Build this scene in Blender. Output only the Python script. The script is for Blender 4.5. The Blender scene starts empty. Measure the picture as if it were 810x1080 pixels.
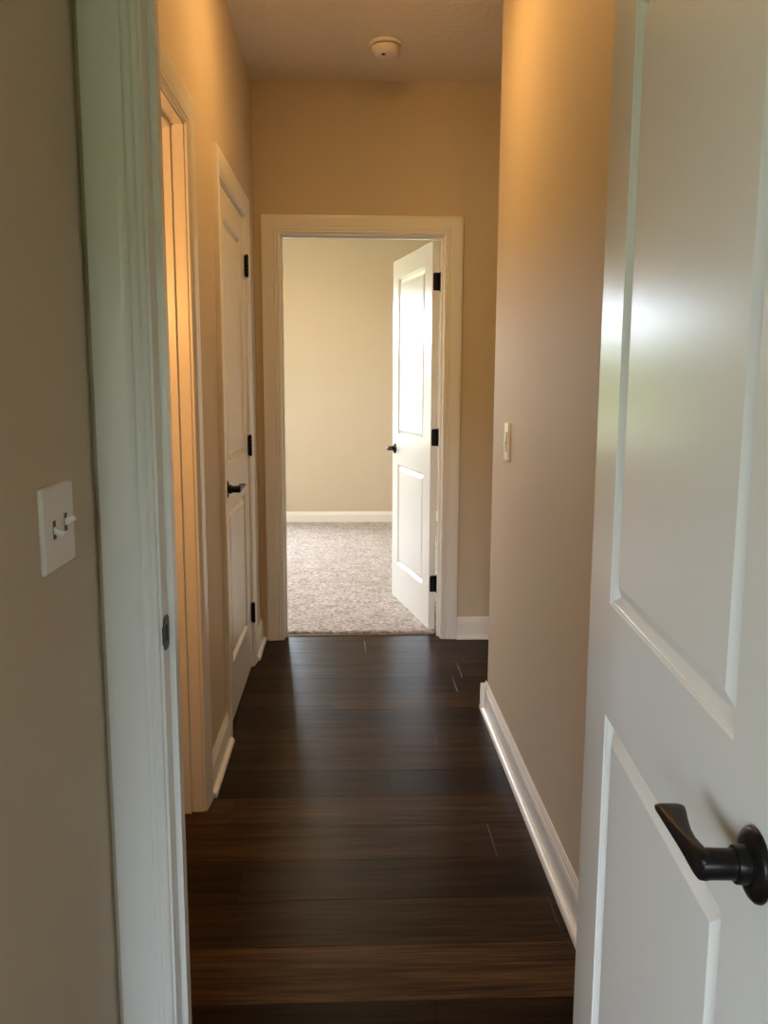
import bpy, bmesh, math, random
from mathutils import Matrix, Vector
random.seed(7)
scene = bpy.context.scene
COL = scene.collection

# ------------------------------------------------------------------ helpers
def link(name, bm, m, parent=None, smooth=False, bevel=None, mat=None):
    bmesh.ops.remove_doubles(bm, verts=bm.verts, dist=1e-6)
    bmesh.ops.recalc_face_normals(bm, faces=bm.faces)
    me = bpy.data.meshes.new(name); bm.to_mesh(me); bm.free()
    me.materials.append(m)
    o = bpy.data.objects.new(name, me); COL.objects.link(o)
    if parent is not None: o.parent = parent
    if mat is not None: o.matrix_local = mat
    if smooth:
        for p in me.polygons: p.use_smooth = True
        if smooth != 'all':
            me.set_sharp_from_angle(angle=math.radians(40))
    if bevel:
        b = o.modifiers.new('bevel', 'BEVEL'); b.width = bevel; b.segments = 2
        b.limit_method = 'ANGLE'; b.angle_limit = math.radians(60)
    return o

def empty(name, loc=(0, 0, 0), rz=0, parent=None):
    o = bpy.data.objects.new(name, None); COL.objects.link(o)
    o.location = loc; o.rotation_euler = (0, 0, rz); o.empty_display_size = .1
    if parent is not None: o.parent = parent
    return o

def tag(o, label, cat, kind=None, group=None):
    o['label'] = label; o['category'] = cat
    if kind: o['kind'] = kind
    if group: o['group'] = group
    return o

def box(bm, x0, x1, y0, y1, z0, z1):
    vs = [bm.verts.new((x, y, z)) for x in (x0, x1) for y in (y0, y1) for z in (z0, z1)]
    for f in ((0,1,3,2),(4,6,7,5),(0,4,5,1),(2,3,7,6),(0,2,6,4),(1,5,7,3)):
        bm.faces.new([vs[i] for i in f])

def lathe(bm, prof, axis='Z', seg=40, c=(0, 0, 0), cap=True):
    """prof: list of (radius, height along axis)"""
    def P(r, h, a):
        u, v = r*math.cos(a), r*math.sin(a)
        return {'Z': (c[0]+u, c[1]+v, c[2]+h), 'Y': (c[0]+u, c[1]+h, c[2]+v), 'X': (c[0]+h, c[1]+u, c[2]+v)}[axis]
    rings = []
    for r, h in prof:
        if r < 1e-6: rings.append([bm.verts.new(P(0, h, 0))])
        else: rings.append([bm.verts.new(P(r, h, 2*math.pi*i/seg)) for i in range(seg)])
    for a, b in zip(rings, rings[1:]):
        for i in range(seg):
            j = (i+1) % seg
            if len(a) == 1 and len(b) == 1: continue
            if len(a) == 1: bm.faces.new((a[0], b[i], b[j]))
            elif len(b) == 1: bm.faces.new((a[i], a[j], b[0]))
            else: bm.faces.new((a[i], a[j], b[j], b[i]))
    if cap:
        for r in (rings[0], rings[-1]):
            if len(r) > 1: bm.faces.new(r)

def rounded_rect(w, h, r, n=6):
    pts = []
    for cx, cy, a0 in ((w/2-r, h/2-r, 0), (-w/2+r, h/2-r, 90), (-w/2+r, -h/2+r, 180), (w/2-r, -h/2+r, 270)):
        for k in range(n+1):
            a = math.radians(a0+90*k/n)
            pts.append((cx+r*math.cos(a), cy+r*math.sin(a)))
    return pts

def sweep(bm, stations, closed=False):
    """stations: list of lists of points (same count), open strip of a closed profile, ends capped"""
    rings = [[bm.verts.new(p) for p in s] for s in stations]
    n = len(rings[0])
    for a, b in zip(rings, rings[1:]):
        for i in range(n):
            j = (i+1) % n
            bm.faces.new((a[i], a[j], b[j], b[i]))
    bm.faces.new(rings[0]); bm.faces.new(rings[-1])

# ------------------------------------------------------------------ materials
def mat(name):
    m = bpy.data.materials.new(name); m.use_nodes = True
    nt = m.node_tree; b = nt.nodes['Principled BSDF']
    return m, nt, b
def N(nt, t, **kw):
    n = nt.nodes.new(t)
    for k, v in kw.items():
        if k in n.inputs: n.inputs[k].default_value = v
        else: setattr(n, k, v)
    return n
def bump(nt, b, scale, strength, dist, detail=4, rough=.6):
    tc = N(nt, 'ShaderNodeTexCoord'); nz = N(nt, 'ShaderNodeTexNoise', Scale=scale, Detail=detail, Roughness=rough)
    bp = N(nt, 'ShaderNodeBump', Strength=strength, Distance=dist)
    nt.links.new(tc.outputs['Object'], nz.inputs['Vector']); nt.links.new(nz.outputs['Fac'], bp.inputs['Height'])
    nt.links.new(bp.outputs['Normal'], b.inputs['Normal'])
    return tc, nz

def paint(name, col, rough, bscale=180, bstr=.25, bdist=.0006, var=.03, spec=.5):
    m, nt, b = mat(name)
    b.inputs['Roughness'].default_value = rough
    b.inputs['Specular IOR Level'].default_value = spec
    tc, nz = bump(nt, b, bscale, bstr, bdist)
    n2 = N(nt, 'ShaderNodeTexNoise', Scale=1.7, Detail=3)
    mx = N(nt, 'ShaderNodeMixRGB'); mx.inputs[1].default_value = (*[c*(1-var) for c in col], 1); mx.inputs[2].default_value = (*[min(1, c*(1+var)) for c in col], 1)
    nt.links.new(tc.outputs['Object'], n2.inputs['Vector']); nt.links.new(n2.outputs['Fac'], mx.inputs[0])
    nt.links.new(mx.outputs[0], b.inputs['Base Color'])
    return m

WALL = (.585, .503, .385)
m_wall = paint('beige_wall_paint', WALL, .62, 140, .35, .0008, spec=.35)
m_ceil = paint('textured_ceiling_paint', (.84, .80, .75), .9, 45, 1.0, .008, spec=.2)
m_trim = paint('white_trim_enamel', (.80, .79, .76), .30, 300, .1, .0003)
m_door = paint('white_door_enamel', (.79, .78, .75), .27, 260, .22, .0004)
m_plate = paint('white_plastic', (.82, .80, .76), .35, 60, .02, .0002)
m_bronze, nt, b = mat('oil_rubbed_bronze')
b.inputs['Base Color'].default_value = (.007, .006, .0055, 1); b.inputs['Specular IOR Level'].default_value = .2
b.inputs['Roughness'].default_value = .3
bump(nt, b, 220, .15, .0003)
m_dark, nt, b = mat('recess_shade_black'); b.inputs['Base Color'].default_value = (.01, .01, .01, 1); b.inputs['Roughness'].default_value = .7  # black that paints the shade of holes and gaps
m_slot, nt, b = mat('grey_plastic_slot'); b.inputs['Base Color'].default_value = (.12, .10, .08, 1); b.inputs['Roughness'].default_value = .6

# wood plank floor
m_wood, nt, b = mat('dark_wood_planks')
tc = N(nt, 'ShaderNodeTexCoord')
at = N(nt, 'ShaderNodeAttribute', attribute_name='tone')
off = N(nt, 'ShaderNodeVectorMath', operation='MULTIPLY_ADD')
off.inputs[1].default_value = (1.0, 14.0, 1.0)
sc3 = N(nt, 'ShaderNodeVectorMath', operation='SCALE'); sc3.inputs['Scale'].default_value = 37.0
nt.links.new(at.outputs['Color'], sc3.inputs[0])
nt.links.new(tc.outputs['Object'], off.inputs[0]); nt.links.new(sc3.outputs[0], off.inputs[2])
g1 = N(nt, 'ShaderNodeTexNoise', Scale=1.5, Detail=8, Roughness=.62, Distortion=.6)
nt.links.new(off.outputs[0], g1.inputs['Vector'])
off2 = N(nt, 'ShaderNodeVectorMath', operation='MULTIPLY_ADD'); off2.inputs[1].default_value = (3.0, 110.0, 1.0)
nt.links.new(tc.outputs['Object'], off2.inputs[0]); nt.links.new(sc3.outputs[0], off2.inputs[2])
g2 = N(nt, 'ShaderNodeTexNoise', Scale=1.3, Detail=6, Roughness=.7)
nt.links.new(off2.outputs[0], g2.inputs['Vector'])
r1 = N(nt, 'ShaderNodeValToRGB')
r1.color_ramp.elements[0].position = .30; r1.color_ramp.elements[0].color = (.0075, .0036, .0019, 1)
r1.color_ramp.elements[1].position = .72; r1.color_ramp.elements[1].color = (.041, .0220, .0100, 1)
nt.links.new(g1.outputs['Fac'], r1.inputs[0])
r2 = N(nt, 'ShaderNodeMapRange'); r2.inputs['From Min'].default_value = .3; r2.inputs['From Max'].default_value = .7
r2.inputs['To Min'].default_value = .4; r2.inputs['To Max'].default_value = 1.6
nt.links.new(g2.outputs['Fac'], r2.inputs['Value'])
mu = N(nt, 'ShaderNodeVectorMath', operation='SCALE')
nt.links.new(r1.outputs[0], mu.inputs[0]); nt.links.new(r2.outputs[0], mu.inputs['Scale'])
sx = N(nt, 'ShaderNodeSeparateColor'); nt.links.new(at.outputs['Color'], sx.inputs[0])
mu2 = N(nt, 'ShaderNodeVectorMath', operation='SCALE')
nt.links.new(mu.outputs[0], mu2.inputs[0]); nt.links.new(sx.outputs[0], mu2.inputs['Scale'])
nt.links.new(mu2.outputs[0], b.inputs['Base Color'])
rr = N(nt, 'ShaderNodeMapRange'); rr.inputs['To Min'].default_value = .27; rr.inputs['To Max'].default_value = .38
nt.links.new(g2.outputs['Fac'], rr.inputs['Value']); nt.links.new(rr.outputs[0], b.inputs['Roughness'])
bp = N(nt, 'ShaderNodeBump', Strength=.35, Distance=.0008)
nt.links.new(g2.outputs['Fac'], bp.inputs['Height']); nt.links.new(bp.outputs[0], b.inputs['Normal'])
b.inputs['Specular IOR Level'].default_value = .06

# carpet
m_carpet, nt, b = mat('taupe_carpet')
tc = N(nt, 'ShaderNodeTexCoord')
c1 = N(nt, 'ShaderNodeTexNoise', Scale=48, Detail=5, Roughness=.75)
c2 = N(nt, 'ShaderNodeTexNoise', Scale=9, Detail=4, Roughness=.6)
for c in (c1, c2): nt.links.new(tc.outputs['Object'], c.inputs['Vector'])
rp = N(nt, 'ShaderNodeValToRGB')
rp.color_ramp.elements[0].position = .36; rp.color_ramp.elements[0].color = (.17, .135, .12, 1)
rp.color_ramp.elements[1].position = .62; rp.color_ramp.elements[1].color = (.66, .58, .55, 1)
nt.links.new(c1.outputs['Fac'], rp.inputs[0])
rp2 = N(nt, 'ShaderNodeMapRange'); rp2.inputs['From Min'].default_value = .35; rp2.inputs['From Max'].default_value = .65
rp2.inputs['To Min'].default_value = .82; rp2.inputs['To Max'].default_value = 1.12
nt.links.new(c2.outputs['Fac'], rp2.inputs['Value'])
ms = N(nt, 'ShaderNodeVectorMath', operation='SCALE')
nt.links.new(rp.outputs[0], ms.inputs[0]); nt.links.new(rp2.outputs[0], ms.inputs['Scale'])
nt.links.new(ms.outputs[0], b.inputs['Base Color'])
b.inputs['Roughness'].default_value = .95; b.inputs['Specular IOR Level'].default_value = .1
b.inputs['Sheen Weight'].default_value = .3
bp = N(nt, 'ShaderNodeBump', Strength=.9, Distance=.012)
nt.links.new(c1.outputs['Fac'], bp.inputs['Height']); nt.links.new(bp.outputs[0], b.inputs['Normal'])

# grass outside
m_grass, nt, b = mat('lawn_grass')
tc = N(nt, 'ShaderNodeTexCoord'); gz = N(nt, 'ShaderNodeTexNoise', Scale=3, Detail=8)
nt.links.new(tc.outputs['Object'], gz.inputs['Vector'])
gr = N(nt, 'ShaderNodeValToRGB'); gr.color_ramp.elements[0].color = (.13, .14, .06, 1); gr.color_ramp.elements[1].color = (.27, .29, .14, 1)
nt.links.new(gz.outputs['Fac'], gr.inputs[0]); nt.links.new(gr.outputs[0], b.inputs['Base Color']); b.inputs['Roughness'].default_value = .9

# window pane: clear, thin
m_glass = bpy.data.materials.new('clear_window_glass'); m_glass.use_nodes = True
nt = m_glass.node_tree; nt.nodes.clear()
out = N(nt, 'ShaderNodeOutputMaterial'); mx = N(nt, 'ShaderNodeMixShader'); tr = N(nt, 'ShaderNodeBsdfTransparent'); gl = N(nt, 'ShaderNodeBsdfGlossy', Roughness=.02)
fr = N(nt, 'ShaderNodeFresnel', IOR=1.3)
nt.links.new(fr.outputs[0], mx.inputs[0]); nt.links.new(tr.outputs[0], mx.inputs[1]); nt.links.new(gl.outputs[0], mx.inputs[2]); nt.links.new(mx.outputs[0], out.inputs[0])

def lamp_mat(name, col, s):
    m, nt, b = mat(name)
    b.inputs['Base Color'].default_value = (.8, .8, .8, 1)
    b.inputs['Emission Color'].default_value = (*col, 1); b.inputs['Emission Strength'].default_value = s
    return m
WARM = (1.0, .54, .17)
m_lamp = lamp_mat('lit_warm_diffuser', WARM, 140)
m_lamp2 = lamp_mat('lit_warm_diffuser_side_room', (1.0, .46, .13), 115)

# ------------------------------------------------------------------ dimensions (metres, y runs down the hall)
ZC = 2.743
XL, XR = -.457, .566           # hall walls
YF = 4.343                     # far hall wall
YN0, YN1 = 1.36, 1.477         # wall with the near doorway
T = .117
NJ0, NJ1 = -.3015, .437         # near doorway jamb faces
FJ0, FJ1 = -.334, .474         # far doorway
D1A, D1B = 1.77, 2.54          # side doorway in the left wall
CA, CB = 3.155, 3.919          # closet doorway
HD = 2.04                      # door head
YCOR = 3.35                    # corner where the right wall ends
XN = -.399                      # wall with double switch
BX0, BX1, BY1 = -2.3, 1.7, 8.0 # bedroom
WX0, WX1, WZ0, WZ1 = -1.83, -.61, .72, 2.10
NW = (-1.45, .0, .70, 1.95, -2.8)
SW = (-2.1, -1.2, .70, 1.95)             # near room side window: y0,y1,z0,z1 in the wall at x=-2.7  # near room window: x0,x1,z0,z1,y
J = .018                       # jamb board

def wall(name, boxes, label):
    bm = bmesh.new()
    for b_ in boxes: box(bm, *b_)
    me = bpy.data.meshes.new(name); bmesh.ops.recalc_face_normals(bm, faces=bm.faces); bm.to_mesh(me); bm.free(); me.materials.append(m_wall)
    o = bpy.data.objects.new(name, me); COL.objects.link(o)
    return tag(o, label, 'wall', 'structure')

wall('wall_left', [(XL-T, XL, YN1, D1A-J, 0, ZC), (XL-T, XL, D1B+J, CA-J, 0, ZC), (XL-T, XL, CB+J, YF, 0, ZC),
                   (XL-T, XL, D1A-J, D1B+J, HD+J, ZC), (XL-T, XL, CA-J, CB+J, HD+J, ZC)], 'beige left wall of the hallway with two doorways')
wall('wall_right', [(XR, XR+T, YN1, YCOR, 0, ZC)], 'beige right wall of the hallway with a single light switch')
wall('wall_far', [(BX0-T, FJ0-J, YF, YF+T, 0, ZC), (FJ1+J, BX1+T, YF, YF+T, 0, ZC), (FJ0-J, FJ1+J, YF, YF+T, HD+J, ZC)], 'beige end wall of the hallway around the bedroom doorway')
wall('wall_near', [(XN-.12, NJ0-J, YN0, YN1, 0, ZC), (NJ1+J, 2.72, YN0, YN1, 0, ZC), (NJ0-J, NJ1+J, YN0, YN1, HD+J, ZC)], 'beige wall around the nearest doorway')
wall('wall_near_left', [(XN-.12, XN, .55, YN0, 0, ZC), (-2.7, XN-.12, .55, .67, 0, ZC)], 'shaded beige wall with double switch at left edge')
wall('wall_near_right', [(2.6, 2.72, -2.92, YN0, 0, ZC)], 'beige right wall of the room behind the camera')
x0, x1, z0, z1, yy = NW
wall('wall_near_side', [(-2.82, -2.7, -2.92, SW[0], 0, ZC), (-2.82, -2.7, SW[1], .67, 0, ZC), (-2.82, -2.7, SW[0], SW[1], 0, SW[2]), (-2.82, -2.7, SW[0], SW[1], SW[3], ZC)], 'left wall of the room behind the camera')
wall('wall_near_back', [(-2.7, x0, yy-.12, yy, 0, ZC), (x1, 2.6, yy-.12, yy, 0, ZC), (x0, x1, yy-.12, yy, 0, z0), (x0, x1, yy-.12, yy, z1, ZC)], 'beige wall with the window behind the camera')
wall('wall_bedroom_back', [(BX0-T, WX0, BY1, BY1+T, 0, ZC), (WX1, BX1+T, BY1, BY1+T, 0, ZC), (WX0, WX1, BY1, BY1+T, 0, WZ0), (WX0, WX1, BY1, BY1+T, WZ1, ZC)], 'sunlit cream wall at the back of the bedroom')
LW = (5.6, 6.4, .9, 2.1)
wall('wall_bedroom_left', [(BX0-T, BX0, YF+T, LW[0], 0, ZC), (BX0-T, BX0, LW[1], BY1, 0, ZC), (BX0-T, BX0, LW[0], LW[1], 0, LW[2]), (BX0-T, BX0, LW[0], LW[1], LW[3], ZC)], 'left wall of the bedroom')
wall('wall_bedroom_right', [(BX1, BX1+T, YF+T, BY1, 0, ZC)], 'right wall of the bedroom')
wall('wall_alcove_near', [(XR+T, BX1+T, YCOR-T, YCOR, 0, ZC)], 'near wall of the recess right of the hallway')
wall('wall_alcove_right', [(BX1, BX1+T, YCOR, YF, 0, ZC)], 'end wall of the recess right of the hallway')
wall('wall_side_room_left', [(-2.8, -2.7, YN1, YF, 0, ZC)], 'outer wall of the rooms left of the hallway')
wall('wall_side_room_near', [(-2.7, XL-T, YN0+.02, YN1, 0, ZC)] , 'near wall of the warm lit room at left')
wall('wall_side_room_divider', [(-2.7, XL-T, 2.80, 2.90, 0, ZC)], 'wall between the side room and the closet')

def ceiling(name, x0, x1, y0, y1, label):
    bm = bmesh.new(); box(bm, x0, x1, y0, y1, ZC, ZC+.1)
    return tag(link(name, bm, m_ceil), label, 'ceiling', 'structure')
ceiling('ceiling', -2.8, BX1+T, YN1, YF+T, 'textured hallway ceiling with the smoke detector')
ceiling('ceiling_bedroom', BX0-T, BX1+T, YF+T, BY1+T, 'bedroom ceiling beyond the far doorway')
ceiling('ceiling_near', -2.82, 2.72, -2.92, YN1, 'ceiling over the nearest doorway')

# ------------------------------------------------------------------ floors
def plank_floor():
    bm = bmesh.new(); lay = bm.loops.layers.float_color.new('tone')
    P = .187; y = 4.309
    known = {0: .08, 1: -.19, 2: .515, 4: -.065, 6: .325, 8: .133, 14: .187, 3: -.75, 5: .92, 7: -.62, 9: .85, 10: -.8, 11: .93, 12: -.7, 13: .8}
    tones = {0: 1.0, 1: .95, 2: 1.1, 3: .85, 4: 1.35, 5: .85, 6: 1.2, 7: 1.4, 8: .8, 9: 1.9, 10: 1.45, 11: .8, 12: 1.35, 13: 2.7, 14: .75, 15: 1.2}
    L = 1.22; g = .0010
    for k in range(-1, 40):
        ya, yb = y-P*(k+1), y-P*k
        yb_ = min(yb, 4.42)
        if ya > 4.40: continue
        j = known.get(k, random.uniform(-.9, .9))
        n = -4
        while j+n*L < 2.8:
            a, b_ = max(j+n*L, -2.8), min(j+(n+1)*L, 2.8)
            n += 1
            if b_ <= a: continue
            s = tones.get(k, 1)*random.uniform(.88, 1.12); seed = random.random()
            za = [(a+g, ya+g), (b_-g, ya+g), (b_-g, yb_-g), (a+g, yb_-g)]
            o = [(a, ya), (b_, ya), (b_, yb_), (a, yb_)]
            vi = [bm.verts.new((*p, 0)) for p in za]; vo = [bm.verts.new((*p, -.0006)) for p in o]
            fs = [bm.faces.new(vi)]
            for i in range(4):
                fs.append(bm.faces.new((vo[i], vo[(i+1) % 4], vi[(i+1) % 4], vi[i])))
            for f in fs:
                for l in f.loops: l[lay] = (s, seed, random.random()*0+seed*.7, 1)
    box(bm, -2.8, 2.8, -2.92, 4.42, -.10, -.0007)
    for f in bm.faces:
        for l in f.loops:
            if l[lay][0] == 0: l[lay] = (.3, .5, .5, 1)
    me = bpy.data.meshes.new('floor'); bm.to_mesh(me); bm.free(); me.materials.append(m_wood)
    o = bpy.data.objects.new('floor', me); COL.objects.link(o)
    return tag(o, 'dark brown wood plank floor laid across the hallway', 'floor', 'structure')
plank_floor()

def carpet():
    bm = bmesh.new()
    import mathutils
    xa, xb = BX0, BX1
    ys = [4.424, 4.427, 4.432]+[4.44+.02*i for i in range(60)]+[5.64+.06*i for i in range(40)]
    ys = [v for v in ys if v < BY1]+[BY1]
    xs = [xa, -1.2]+[-.7+.02*i for i in range(75)]+[1.2, xb]
    gv = {}
    for i, X in enumerate(xs):
        for j, Y in enumerate(ys):
            n = mathutils.noise.noise(Vector((X*38, Y*38, 0)))*.004+mathutils.noise.noise(Vector((X*90, Y*90, 3)))*.003
            z = {0: -.0005, 1: .008, 2: .013}.get(j, .016)
            if j == 0: n = 0
            gv[i, j] = bm.verts.new((X, Y+(mathutils.noise.noise(Vector((X*60, 0, 9)))*.004 if j < 3 else 0), z+n))
    for i in range(len(xs)-1):
        for j in range(len(ys)-1):
            bm.faces.new((gv[i, j], gv[i+1, j], gv[i+1, j+1], gv[i, j+1]))
    me = bpy.data.meshes.new('floor_bedroom'); bm.to_mesh(me); bm.free(); me.materials.append(m_carpet)
    for p in me.polygons: p.use_smooth = True
    o = bpy.data.objects.new('floor_bedroom', me); COL.objects.link(o)
    tag(o, 'taupe cut pile carpet of the bedroom beyond the far doorway', 'carpet', 'structure')
    bm = bmesh.new(); box(bm, BX0-T, BX1+T, 4.42, BY1+T, -.10, -.001)
    tag(link('floor_bedroom_base', bm, m_wall), 'subfloor under the bedroom carpet', 'floor', 'structure')
carpet()
# dark reducer strip between planks and carpet
bm = bmesh.new()
sweep(bm, [[(X, 4.398, 0), (X, 4.402, .004), (X, 4.410, .0055), (X, 4.420, .0055), (X, 4.426, .003), (X, 4.426, 0)] for X in (FJ0, FJ1)])
m_strip = paint('dark_brown_strip', (.05, .028, .016), .4)
tag(link('trim_threshold', bm, m_strip), 'thin dark threshold strip where planks meet carpet', 'threshold', 'structure')

# ------------------------------------------------------------------ casings and jambs
CAS = [(0, 0), (0, .0075), (.0025, .0100), (.0075, .0112), (.0105, .0090), (.0130, .0090), (.0155, .0118), (.0195, .0135), (.0225, .0128),
       (.0240, .0108), (.0265, .0110), (.0300, .0138), (.0360, .0148), (.0660, .0172), (.0790, .0178), (.0825, .0160), (.0830, .0130), (.0830, 0)]
def casing(a0, a1, H, mp):
    """U-shaped mitred casing: a along the wall, v out of it, mp(a, v, z) -> world"""
    bm = bmesh.new()
    st = [[mp(a0-u, v, 0) for u, v in CAS], [mp(a0-u, v, H+u) for u, v in CAS],
          [mp(a1+u, v, H+u) for u, v in CAS], [mp(a1+u, v, 0) for u, v in CAS]]
    sweep(bm, st); return bm
def jamb(a0, a1, H, d, stop, mp):
    """three boards lining the opening and a door stop; d depth; stop=(from,to) in depth"""
    bm = bmesh.new()
    prof = [(J, 0), (0, 0), (0, d), (J, d)]
    sweep(bm, [[mp(a0-u, w, 0) for u, w in prof], [mp(a0-u, w, H+u) for u, w in prof], [mp(a1+u, w, H+u) for u, w in prof], [mp(a1+u, w, 0) for u, w in prof]])
    b2 = bmesh.new(); s0, s1 = stop; t = .011
    prof = [(0, s0), (-t, s0), (-t, s1-.003), (-t+.003, s1), (0, s1)]
    sweep(b2, [[mp(a0-u, w, 0) for u, w in prof], [mp(a0-u, w, H+u) for u, w in prof], [mp(a1+u, w, H+u) for u, w in prof], [mp(a1+u, w, 0) for u, w in prof]])
    return bm, b2
R = .005
def doorway(name, label, a0, a1, depth, stop, mpj, faces, strike=None):
    t = empty(name, mpj((a0+a1)/2, 0, 0)); tag(t, label, 'door frame', 'structure')
    inv = Matrix.Translation(-Vector(t.location))
    j, s = jamb(a0, a1, HD, depth, stop, mpj)
    link('jamb', j, m_trim, t, mat=inv, bevel=.001); link('door_stop', s, m_trim, t, mat=inv)
    for mp in faces:
        link('casing', casing(a0-R, a1+R, HD+R, mp), m_trim, t, mat=inv, smooth=True)
    return t, inv

near, ninv = doorway('trim_1', 'white painted frame of the nearest doorway, beside the double switch', NJ0, NJ1, T, (.040, .074),
    lambda a, w, z: (a, YN0+w, z), [lambda a, v, z: (a, YN0-v, z), lambda a, v, z: (a, YN1+v, z)])
far, finv = doorway('trim_2', 'white frame of the bedroom doorway at the hallway end', FJ0, FJ1, T, (.040, .074),
    lambda a, w, z: (a, YF+w, z), [lambda a, v, z: (a, YF-v, z), lambda a, v, z: (a, YF+T+v, z)])
side, sinv = doorway('trim_3', 'orange-lit frame of the open doorway in the left wall', D1A, D1B, T, (.036, .072),
    lambda a, w, z: (XL-w, a, z), [lambda a, v, z: (XL+v, a, z), lambda a, v, z: (XL-T-v, a, z)])
clo, cinv = doorway('trim_4', 'white frame of the closed closet door in the left wall', CA, CB, T, (.040, .074),
    lambda a, w, z: (XL-w, a, z), [lambda a, v, z: (XL+v, a, z)])

def strike_plate(parent, inv, x, yc, zc, sgn):
    bm = bmesh.new()
    pts = rounded_rect(.036, .057, .012)
    fr_, bk = [], []
    st = []
    for dx in (0, .0016):
        st.append([(x+sgn*dx, yc+p, zc+q) for p, q in pts])
    sweep(bm, st)
    # lip folded toward the room
    sweep(bm, [[(x+sgn*d, yc-.014, zc-.018), (x+sgn*d, yc-.014, zc+.018), (x+sgn*d, yc-.026, zc+.014), (x+sgn*d, yc-.026, zc-.014)] for d in (0, .0016)])
    sp = link('strike_plate', bm, m_bronze, parent, mat=inv); sp['label'] = 'black strike plate in the near jamb'
    bm = bmesh.new(); box(bm, x+sgn*.0012, x+sgn*.0019, yc-.007, yc+.008, zc-.013, zc+.013)  # raised black slab, painted dark of the latch opening
    link('latch_hole_shade', bm, m_dark, sp)
strike_plate(near, ninv, NJ0, YN0+.020, .929, 1)

# ------------------------------------------------------------------ baseboards (profile: v out of wall, z up)
BASE = [(0, 0), (.0125, 0), (.0125, .083), (.0110, .088), (.0105, .093), (.0080, .0965), (.0085, .100), (.0070, .106), (.0045, .111), (.0035, .116), (0, .116)]
SHOE = [(0, 0), (.016, 0), (.016, .005), (.0145, .011), (.0110, .0155), (.006, .0185), (0, .019)]
def baseboard(name, label, runs, shoe=True):
    """runs: list of (p0, p1, normal) in plan"""
    t = empty(name, (runs[0][0][0], runs[0][0][1], 0)); tag(t, label, 'baseboard', 'structure')
    inv = Matrix.Translation(-Vector(t.location))
    bm = bmesh.new()
    for p0, p1, n in runs:
        sweep(bm, [[(p[0]+n[0]*v, p[1]+n[1]*v, z) for v, z in BASE] for p in (p0, p1)])
    link('board', bm, m_trim, t, mat=inv)
    if shoe:
        bm = bmesh.new()
        for p0, p1, n in runs:
            o = .0125
            sweep(bm, [[(p[0]+n[0]*(v+o), p[1]+n[1]*(v+o), z) for v, z in SHOE] for p in (p0, p1)])
        link('shoe_moulding', bm, m_trim, t, mat=inv)
C = .083+R
e = .0125
baseboard('baseboard_left', 'short white baseboard between side doorway and closet frame', [((XL, D1B+C), (XL, CA-C), (1, 0))])
baseboard('baseboard_left_far', 'short white baseboard between closet frame and hallway corner', [((XL, CB+C), (XL, YF), (1, 0))])
baseboard('baseboard_right', 'long white baseboard along the right hallway wall', [((XR, YN1), (XR, YCOR+e+.016), (-1, 0)), ((XR-e-.016, YCOR), (BX1, YCOR), (0, 1))])
baseboard('baseboard_far', 'white baseboard right of the bedroom door frame', [((FJ1+C, YF), (BX1, YF), (0, -1))])
baseboard('baseboard_bedroom', 'white baseboard along the bedroom back wall', [((BX0, BY1), (BX1, BY1), (0, -1)), ((BX0, YF+T), (BX0, BY1), (1, 0)), ((BX1, YF+T), (BX1, BY1), (-1, 0))], shoe=False)
baseboard('baseboard_near', 'white baseboard below the double switch', [((XN, .55), (XN, YN0-.02), (1, 0)), ((NJ1+C, YN0), (2.6, YN0), (0, -1))])

# ------------------------------------------------------------------ doors
SL = [(0, 0), (.0025, .0026), (.0045, .0028), (.0060, .0040), (.0125, .0115), (.0150, .0120), (.0165, .0118), (.0345, .0032), (.0355, .0028)]
def leaf_mesh(W, y0, y1, ptop, H=2.03, zb=.012):
    """two-panel moulded slab, X from hinge, panels sunk into both faces"""
    bm = bmesh.new()
    st = .135 if W > .72 else .12
    xs = [.002, st, W-st+.012, W]
    zs = [zb, .235, .845, 1.015, ptop, H]
    for yf, s in ((y0, 1), (y1, -1)):
        for i in range(3):
            for j in range(5):
                a, b_, c, d = xs[i], xs[i+1], zs[j], zs[j+1]
                if i == 1 and j in (1, 3):
                    rings = []
                    for u, dep in SL:
                        rings.append([bm.verts.new(p) for p in ((a+u, yf+s*dep, c+u), (b_-u, yf+s*dep, c+u), (b_-u, yf+s*dep, d-u), (a+u, yf+s*dep, d-u))])
                    for r0, r1 in zip(rings, rings[1:]):
                        for k in range(4):
                            bm.faces.new((r0[k], r0[(k+1) % 4], r1[(k+1) % 4], r1[k]))
                    bm.faces.new(rings[-1])
                else:
                    bm.faces.new([bm.verts.new(p) for p in ((a, yf, c), (b_, yf, c), (b_, yf, d), (a, yf, d))])
    for i in range(3):
        for z in (zb, H):
            bm.faces.new([bm.verts.new(p) for p in ((xs[i], y0, z), (xs[i+1], y0, z), (xs[i+1], y1, z), (xs[i], y1, z))])
    for j in range(5):
        for X in (xs[0], W):
            bm.faces.new([bm.verts.new(p) for p in ((X, y0, zs[j]), (X, y0, zs[j+1]), (X, y1, zs[j+1]), (X, y1, zs[j]))])
    return bm

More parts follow.
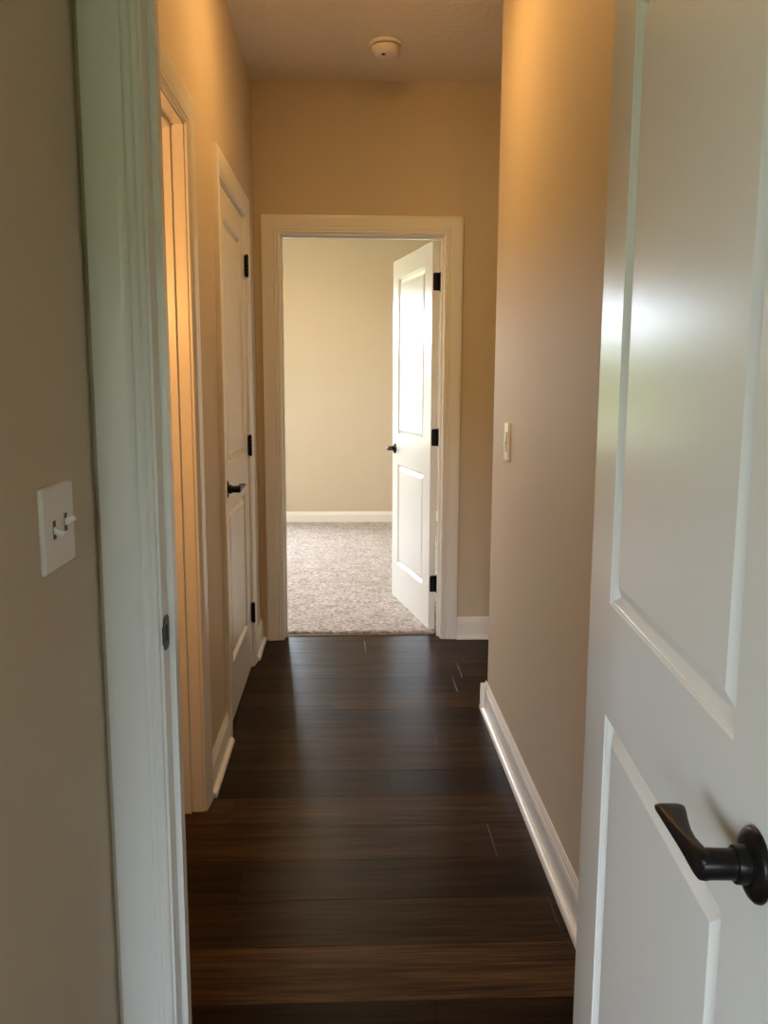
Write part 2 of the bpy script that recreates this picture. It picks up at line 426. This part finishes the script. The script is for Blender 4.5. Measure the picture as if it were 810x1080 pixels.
def lever_handle(parent, X, yf, s, Z=.933):
    """s: sign of outward normal along local Y; lever points to the hinge (-X)"""
    t = empty('lever_handle', (X, yf, Z), parent=parent)
    bm = bmesh.new()
    lathe(bm, [(0, 0), (.0310, 0), (.0320, .0015*s), (.0316, .0040*s), (.0290, .0065*s), (.024, .0082*s), (.0185, .0095*s), (0, .010*s)], 'Y', 48)
    link('rosette', bm, m_bronze, t, smooth=True)
    bm = bmesh.new()
    lathe(bm, [(.0165, .008*s), (.0165, .018*s), (.0158, .0195*s), (.0135, .0200*s), (.0130, .023*s), (.0133, .046*s), (.0122, .0485*s), (0, .0488*s)], 'Y', 36)
    link('neck', bm, m_bronze, t, smooth=True)
    bm = bmesh.new(); st = []
    #  t (toward hinge), centre offset n, width n, z centre, height
    data = [(-.0135, .0395, .006, 0, .012), (-.0115, .0395, .0105, 0, .020), (-.005, .0400, .0130, 0, .0262), (.003, .0408, .0130, .0002, .0265), (.014, .0420, .0125, .0008, .0240), (.030, .0432, .0135, .0020, .0190),
            (.048, .0440, .0165, .0035, .0150), (.066, .0440, .0210, .0052, .0120), (.082, .0436, .0255, .0068, .0100), (.093, .0434, .0285, .0078, .0088), (.098, .0436, .0275, .0080, .0070), (.1005, .0440, .0210, .0080, .0040)]
    for a, n, w, z, h in data:
        a = a*.86; n += .006
        ring = []
        for k in range(24):
            th = 2*math.pi*k/24; c_, s_ = math.cos(th), math.sin(th); q = 2/3.2
            ring.append((-a, s*(n+w/2*math.copysign(abs(c_)**q, c_)), z+h/2*math.copysign(abs(s_)**q, s_)))
        st.append(ring)
    sweep(bm, st)
    link('lever', bm, m_bronze, t, smooth=True)
    return t

def hinge(parent, z, W_edge=True, y0=0, y1=0):
    t = empty('hinge', (0, 0, z), parent=parent)
    h = .089
    bm = bmesh.new()
    for k in range(5):
        a = -h/2+k*h/5
        lathe(bm, [(.0068, a+.0004), (.0072, a+.001), (.0072, a+h/5-.001), (.0068, a+h/5-.0004)], 'Z', 20)
    for q in (1, -1):
        lathe(bm, [(.0045, q*h/2), (.006, q*(h/2+.002)), (.0045, q*(h/2+.0045)), (0, q*(h/2+.005))], 'Z', 20)
    link('knuckle', bm, m_bronze, t, smooth=True)
    bm = bmesh.new()
    yi = y0 if abs(y0) < abs(y1) else y1; yo = y1 if yi == y0 else y0
    sg = 1 if yo > yi else -1
    # leaf let into the hinge edge of the slab (normal -X), plus the tab wrapping to the knuckle
    pts = rounded_rect(.030, h, .009)
    yc = yi+sg*.015
    sweep(bm, [[(xx, yc+p, q) for p, q in pts] for xx in (.0016, .0025)])
    sweep(bm, [[(xx, 0, -h/2), (xx, yi+sg*.012, -h/2), (xx, yi+sg*.012, h/2), (xx, 0, h/2)] for xx in (.0004, .0022)])
    link('hinge_leaf', bm, m_bronze, t)
    return t

def door(name, label, pivot, direction, W, s0, s1, hz=(1.834, 1.045, .264), ptop=1.925, bs=.062):
    rz = math.atan2(direction[1], direction[0])
    t = empty(name, (pivot[0], pivot[1], 0), rz); tag(t, label, 'door', 'structure')
    link('leaf', leaf_mesh(W, s0, s1, ptop), m_door, t, bevel=.0012)
    lo, hi = (s0, s1)
    lever_handle(t, W-bs, lo, -1); lever_handle(t, W-bs, hi, 1)
    bm = bmesh.new(); pts = rounded_rect(.025, .057, .006)
    sweep(bm, [[(W+d, (s0+s1)/2+p, .929+q) for p, q in pts] for d in (0, .0012)])
    link('latch_plate', bm, m_bronze, t)
    for z in hz: hinge(t, z, y0=s0, y1=s1)
    return t

door('door_1', 'open white two-panel door in the right foreground with large black lever', (.439, 1.350), (-.068, -.998), .745, -.045, -.010, ptop=1.845, bs=.056)
door('door_2', 'open white bedroom door standing ajar beyond the far doorway', (.470, 4.4705), (-.197, .980), .800, .010, .045)
dc = door('door_3', 'closed white closet door with black lever on the left wall', (XL+.012, CB-.001), (0, -1), CB-CA-.003, -.047, -.012)

# extra hinge leaves screwed to the far and closet jambs, visible beside the knuckles
for z in (1.834, 1.045, .264):
    bm = bmesh.new(); pts = rounded_rect(.030, .089, .009)
    sweep(bm, [[(FJ1-d, YF+T-.017+p, z+q) for p, q in pts] for d in (0, .0012)])
    link('jamb_hinge_leaf', bm, m_bronze, far, mat=finv)
    bm = bmesh.new(); box(bm, XL+.0125, XL+.0150, CB-.004, CB+.010, z-.0445, z+.0445)
    link('jamb_hinge_leaf', bm, m_bronze, clo, mat=cinv)

# ------------------------------------------------------------------ switches
def plate_mesh(w, h, t):
    bm = bmesh.new()
    st = []
    for ins, d, r in ((0, 0, .004), (0, t*.45, .004), (.0018, t*.85, .003), (.004, t, .002)):
        st.append([(d, p, q) for p, q in rounded_rect(w-2*ins, h-2*ins, r, 4)])
    sweep(bm, st); return bm
def toggle(parent, yc, zc, up, base_x):
    bm = bmesh.new(); box(bm, base_x-.001, base_x+.0006, yc-.0052, yc+.0052, zc-.0125, zc+.0125)
    link('toggle_slot', bm, m_slot, parent)
    bm = bmesh.new(); a = math.radians(24)*(1 if up else -1)
    st = []
    for d, w, h in ((-.001, .0085, .0100), (.006, .0080, .0092), (.0125, .0074, .0082), (.0145, .0064, .0070)):
        cx, cz = d*math.cos(a), d*math.sin(a)
        st.append([(base_x+cx-q*math.sin(a), yc+p, zc+cz+q*math.cos(a)) for p, q in rounded_rect(w, h, .0018, 3)])
    sweep(bm, st); link('toggle', bm, m_plate, parent, smooth=True)
def screw(parent, yc, zc, base_x):
    bm = bmesh.new(); lathe(bm, [(0, -.001), (.0032, -.001), (.0032, .0004), (.002, .0010), (0, .0012)], 'X', 16, (base_x, yc, zc))
    link('screw', bm, m_plate, parent, smooth=True)
s2 = empty('light_switch', (XN, 1.170, 1.143)); tag(s2, 'white double toggle switch plate on the shaded wall at far left', 'light switch')
link('switch_plate', plate_mesh(.124, .115, .0062), m_plate, s2)
toggle(s2, -.023, -.002, False, .0062); toggle(s2, .023, .002, True, .0062)
for yq in (-.023, .023):
    for zq in (-.030, .030): screw(s2, yq, zq, .0062)
s1 = empty('light_switch', (XR, 3.03, 1.125), math.pi); tag(s1, 'narrow white single switch on the right hallway wall', 'light switch')
link('switch_plate', plate_mesh(.078, .135, .0085), m_plate, s1)
bm = bmesh.new(); box(bm, .008, .0125, -.0165, .0165, -.001, .034)
link('rocker', bm, m_plate, s1, bevel=.001)
bm = bmesh.new(); sweep(bm, [[(.008, y_, -.034), (.0095, y_, -.034), (.0150, y_, -.0035), (.008, y_, -.0035)] for y_ in (-.0165, .0165)])
link('rocker', bm, m_plate, s1, bevel=.001)
bm = bmesh.new(); box(bm, .008, .0088, -.0175, .0175, -.035, .035)  # dark slab, painted shade around and between the two rocker halves
link('rocker_gap_shade', bm, m_dark, s1)

# ------------------------------------------------------------------ smoke detector
sd = empty('smoke_detector', (.160, 3.865, ZC)); tag(sd, 'round white smoke detector on the hallway ceiling', 'smoke detector')
bm = bmesh.new(); lathe(bm, [(0, 0), (.067, 0), (.070, -.003), (.070, -.011), (.067, -.015), (.062, -.016), (0, -.016)], 'Z', 56); link('mounting_base', bm, m_plate, sd, smooth=True)
bm = bmesh.new(); lathe(bm, [(0, -.014), (.056, -.014), (.056, -.019), (.0615, -.020), (.0615, -.027), (.058, -.036), (.051, -.045), (.043, -.051), (.030, -.0545), (0, -.056)], 'Z', 56); link('detector_body', bm, m_plate, sd, smooth=True)
bm = bmesh.new(); lathe(bm, [(.0565, -.0155), (.0575, -.017), (.0565, -.0195)], 'Z', 56, cap=False); link('vent_gap', bm, m_slot, sd)
bm = bmesh.new(); lathe(bm, [(0, -.050), (.009, -.0502), (.009, -.0565), (.007, -.058), (0, -.058)], 'Z', 24, (-.010, -.024, 0)); link('test_button', bm, m_slot, sd, smooth=True)

# ------------------------------------------------------------------ ceiling lamps (above the frame / in the side room, plus an added one in the bedroom)
def disc_light(name, label, loc, m, r=.085):
    t = empty(name, loc); tag(t, label, 'ceiling light')
    bm = bmesh.new(); lathe(bm, [(r+.012, 0), (r+.014, -.006), (r+.006, -.018), (r, -.020), (r, -.004)], 'Z', 48, cap=False); link('lamp_rim', bm, m_plate, t, smooth=True)
    bm = bmesh.new(); lathe(bm, [(0, -.012), (r, -.012), (r, -.020), (r*.93, -.030), (r*.75, -.038), (r*.4, -.044), (0, -.046)], 'Z', 48); link('lamp_diffuser', bm, m, t, smooth=True)
    return t
disc_light('ceiling_light', 'warm round ceiling light over the hallway', (.06, 2.88, ZC), m_lamp)
m_bedroom_fill = lamp_mat('added_bedroom_glow', (1.0, .76, .46), 150)
disc_light('ceiling_light', 'added warm fill light, unseen on the bedroom ceiling', (-.5, 6.3, ZC), m_bedroom_fill, .16)  # added fill light, warms and brightens the bedroom back wall
sl = disc_light('wall_lamp', 'warm round wall lamp of the side room at left', (-.85, YN1, 1.62), m_lamp2, .10)
sl['category'] = 'wall lamp'; sl.rotation_euler = (math.radians(90), 0, 0)

# ------------------------------------------------------------------ windows
def window(name, label, x0, x1, z0, z1, yi, yo, nd):
    """double-hung pair in a wall between y planes yi (room side) and yo"""
    t = empty(name, ((x0+x1)/2, (yi+yo)/2, z0)); tag(t, label, 'window', 'structure')
    inv = Matrix.Translation(-Vector(t.location))
    ym = yi+(yo-yi)*.6; d = .03*(1 if yo > yi else -1)
    ya, yb = sorted((ym, ym+d))
    bm = bmesh.new(); f = .045
    box(bm, x0, x1, ya, yb, z0, z0+f); box(bm, x0, x1, ya, yb, z1-f, z1)
    box(bm, x0, x0+f, ya, yb, z0+f, z1-f); box(bm, x1-f, x1, ya, yb, z0+f, z1-f)
    for k in range(1, nd):
        xm = x0+(x1-x0)*k/nd; box(bm, xm-.022, xm+.022, ya, yb, z0+f, z1-f)
    zm = (z0+z1)/2; box(bm, x0+f, x1-f, ya+.004, yb-.004, zm-.02, zm+.02)
    link('window_frame', bm, m_plate, t, mat=inv)
    bm = bmesh.new(); yy_ = (ya+yb)/2
    bm.faces.new([bm.verts.new(p) for p in ((x0+f, yy_, z0+f), (x1-f, yy_, z0+f), (x1-f, yy_, z1-f), (x0+f, yy_, z1-f))])
    link('window_glass', bm, m_glass, t, mat=inv)
    bm = bmesh.new(); s = -1 if yo > yi else 1
    a_, b_ = sorted((yi+s*.03, ya if yo > yi else yb)); box(bm, x0-.03, x1+.03, a_, b_, z0-.02, z0)
    link('window_sill', bm, m_trim, t, mat=inv)
    return t
window('window_1', 'bright double window of the bedroom', WX0, WX1, WZ0, WZ1, BY1, BY1+T, 4)
window('window_2', 'window of the room behind the camera', NW[0], NW[1], NW[2], NW[3], NW[4], NW[4]-.12, 2)
sw = window('window_4', 'side window of the room behind the camera', -(SW[1]-SW[0])/2, (SW[1]-SW[0])/2, SW[2], SW[3], 0, .12, 1)
sw.rotation_euler = (0, 0, math.radians(90)); sw.location = (-2.76, (SW[0]+SW[1])/2, SW[2])

bm = bmesh.new()
vs = [bm.verts.new(p) for p in ((-60, -60, -.5), (60, -60, -.5), (60, 60, -.5), (-60, 60, -.5))]; bm.faces.new(vs)
tag(link('lawn', bm, m_grass), 'green lawn outside the windows', 'grass', 'stuff')

lwm = window('window_3_added', 'added unseen window giving the bedroom more daylight from the left', -(LW[1]-LW[0])/2, (LW[1]-LW[0])/2, LW[2], LW[3], 0, T, 2)  # added opening, brings extra daylight onto the bedroom door and back wall
lwm.rotation_euler = (0, 0, math.radians(90)); lwm.location = (BX0-T/2, (LW[0]+LW[1])/2, LW[2])
m_leaf, nt, b = mat('hedge_foliage')
tc = N(nt, 'ShaderNodeTexCoord'); gz = N(nt, 'ShaderNodeTexNoise', Scale=2.2, Detail=9)
nt.links.new(tc.outputs['Object'], gz.inputs['Vector'])
gr = N(nt, 'ShaderNodeValToRGB'); gr.color_ramp.elements[0].color = (.06, .08, .03, 1); gr.color_ramp.elements[1].color = (.20, .25, .09, 1)
nt.links.new(gz.outputs['Fac'], gr.inputs[0]); nt.links.new(gr.outputs[0], b.inputs['Base Color']); b.inputs['Roughness'].default_value = .9
from mathutils import noise as mn
def hedge(name, label, x0, x1, y, h):
    bm = bmesh.new(); nx, na = 120, 14; g = {}
    for i in range(nx+1):
        for k in range(na+1):
            a = math.pi*k/na; X = x0+(x1-x0)*i/nx
            q = 1+.25*mn.noise(Vector((X*.35, a*1.5, y)))+.12*mn.noise(Vector((X*1.3, a*4, y)))
            g[i, k] = bm.verts.new((X, y+1.6*math.cos(a)*q, -.5+h*abs(math.sin(a))**.5*q))
    for i in range(nx):
        for k in range(na):
            bm.faces.new((g[i, k], g[i+1, k], g[i+1, k+1], g[i, k+1]))
    return tag(link(name, bm, m_leaf, smooth=True), label, 'trees', 'stuff')
hedge('tree_belt', 'distant green belt of trees behind the bedroom window', -32, 20, 42, 3.7)
hedge('tree_belt', 'distant green belt of trees behind the near room window', -25, 25, -36, 5.0)
def portal(name, x0, x1, z0, z1, y, facing):
    l = bpy.data.lights.new(name, 'AREA'); l.shape = 'RECTANGLE'; l.size = x1-x0; l.size_y = z1-z0; l.cycles.is_portal = True
    o = bpy.data.objects.new(name, l); COL.objects.link(o); o.location = ((x0+x1)/2, y, (z0+z1)/2)
    o.rotation_euler = (math.radians(90*facing), 0, 0)
portal('bedroom_window_portal', WX0, WX1, WZ0, WZ1, BY1+T+.01, -1)
portal('near_window_portal', NW[0], NW[1], NW[2], NW[3], NW[4]-.13, 1)

for nm, (a, b_, c, d), X in (('bedroom_side_portal', LW, BX0-T-.01), ('near_side_portal', SW, -2.83)):
    l = bpy.data.lights.new(nm, 'AREA'); l.shape = 'RECTANGLE'; l.size = d-c; l.size_y = b_-a; l.cycles.is_portal = True
    o = bpy.data.objects.new(nm, l); COL.objects.link(o); o.location = (X, (a+b_)/2, (c+d)/2)
    o.rotation_euler = (0, math.radians(-90), 0)
# ------------------------------------------------------------------ sky
w = bpy.data.worlds.new('sky'); scene.world = w; w.use_nodes = True
nt = w.node_tree; bg = nt.nodes['Background']
bg.inputs[0].default_value = (.76, .88, 1.0, 1); bg.inputs[1].default_value = 34

# ------------------------------------------------------------------ camera (fit in 810 x 1080)
f, pitch, yaw, roll, h = 905.91, .15268, .0414, .00378, 1.34105
F = Vector((math.sin(yaw)*math.cos(pitch), math.cos(yaw)*math.cos(pitch), -math.sin(pitch)))
Rv = Vector((math.cos(yaw), -math.sin(yaw), 0)); U = Rv.cross(F)
c, s = math.cos(roll), math.sin(roll)
R2 = Rv*c+U*s; U2 = U*c-Rv*s
cd = bpy.data.cameras.new('camera'); cam = bpy.data.objects.new('camera', cd); COL.objects.link(cam)
M = Matrix((R2, U2, -F)).transposed().to_4x4(); M.translation = Vector((0, 0, h)); cam.matrix_world = M
cd.sensor_fit = 'VERTICAL'; cd.sensor_height = 24; cd.lens = 24*f/1080; cd.clip_start = .02
scene.camera = cam

scene.view_settings.view_transform = 'Standard'; scene.view_settings.look = 'None'
scene.view_settings.exposure = 0; scene.view_settings.gamma = 1; scene.view_settings.use_curve_mapping = False
cy = scene.cycles
cy.max_bounces = 14; cy.diffuse_bounces = 8; cy.glossy_bounces = 6; cy.transparent_max_bounces = 8
cy.caustics_reflective = False; cy.caustics_refractive = False; cy.sample_clamp_indirect = 8
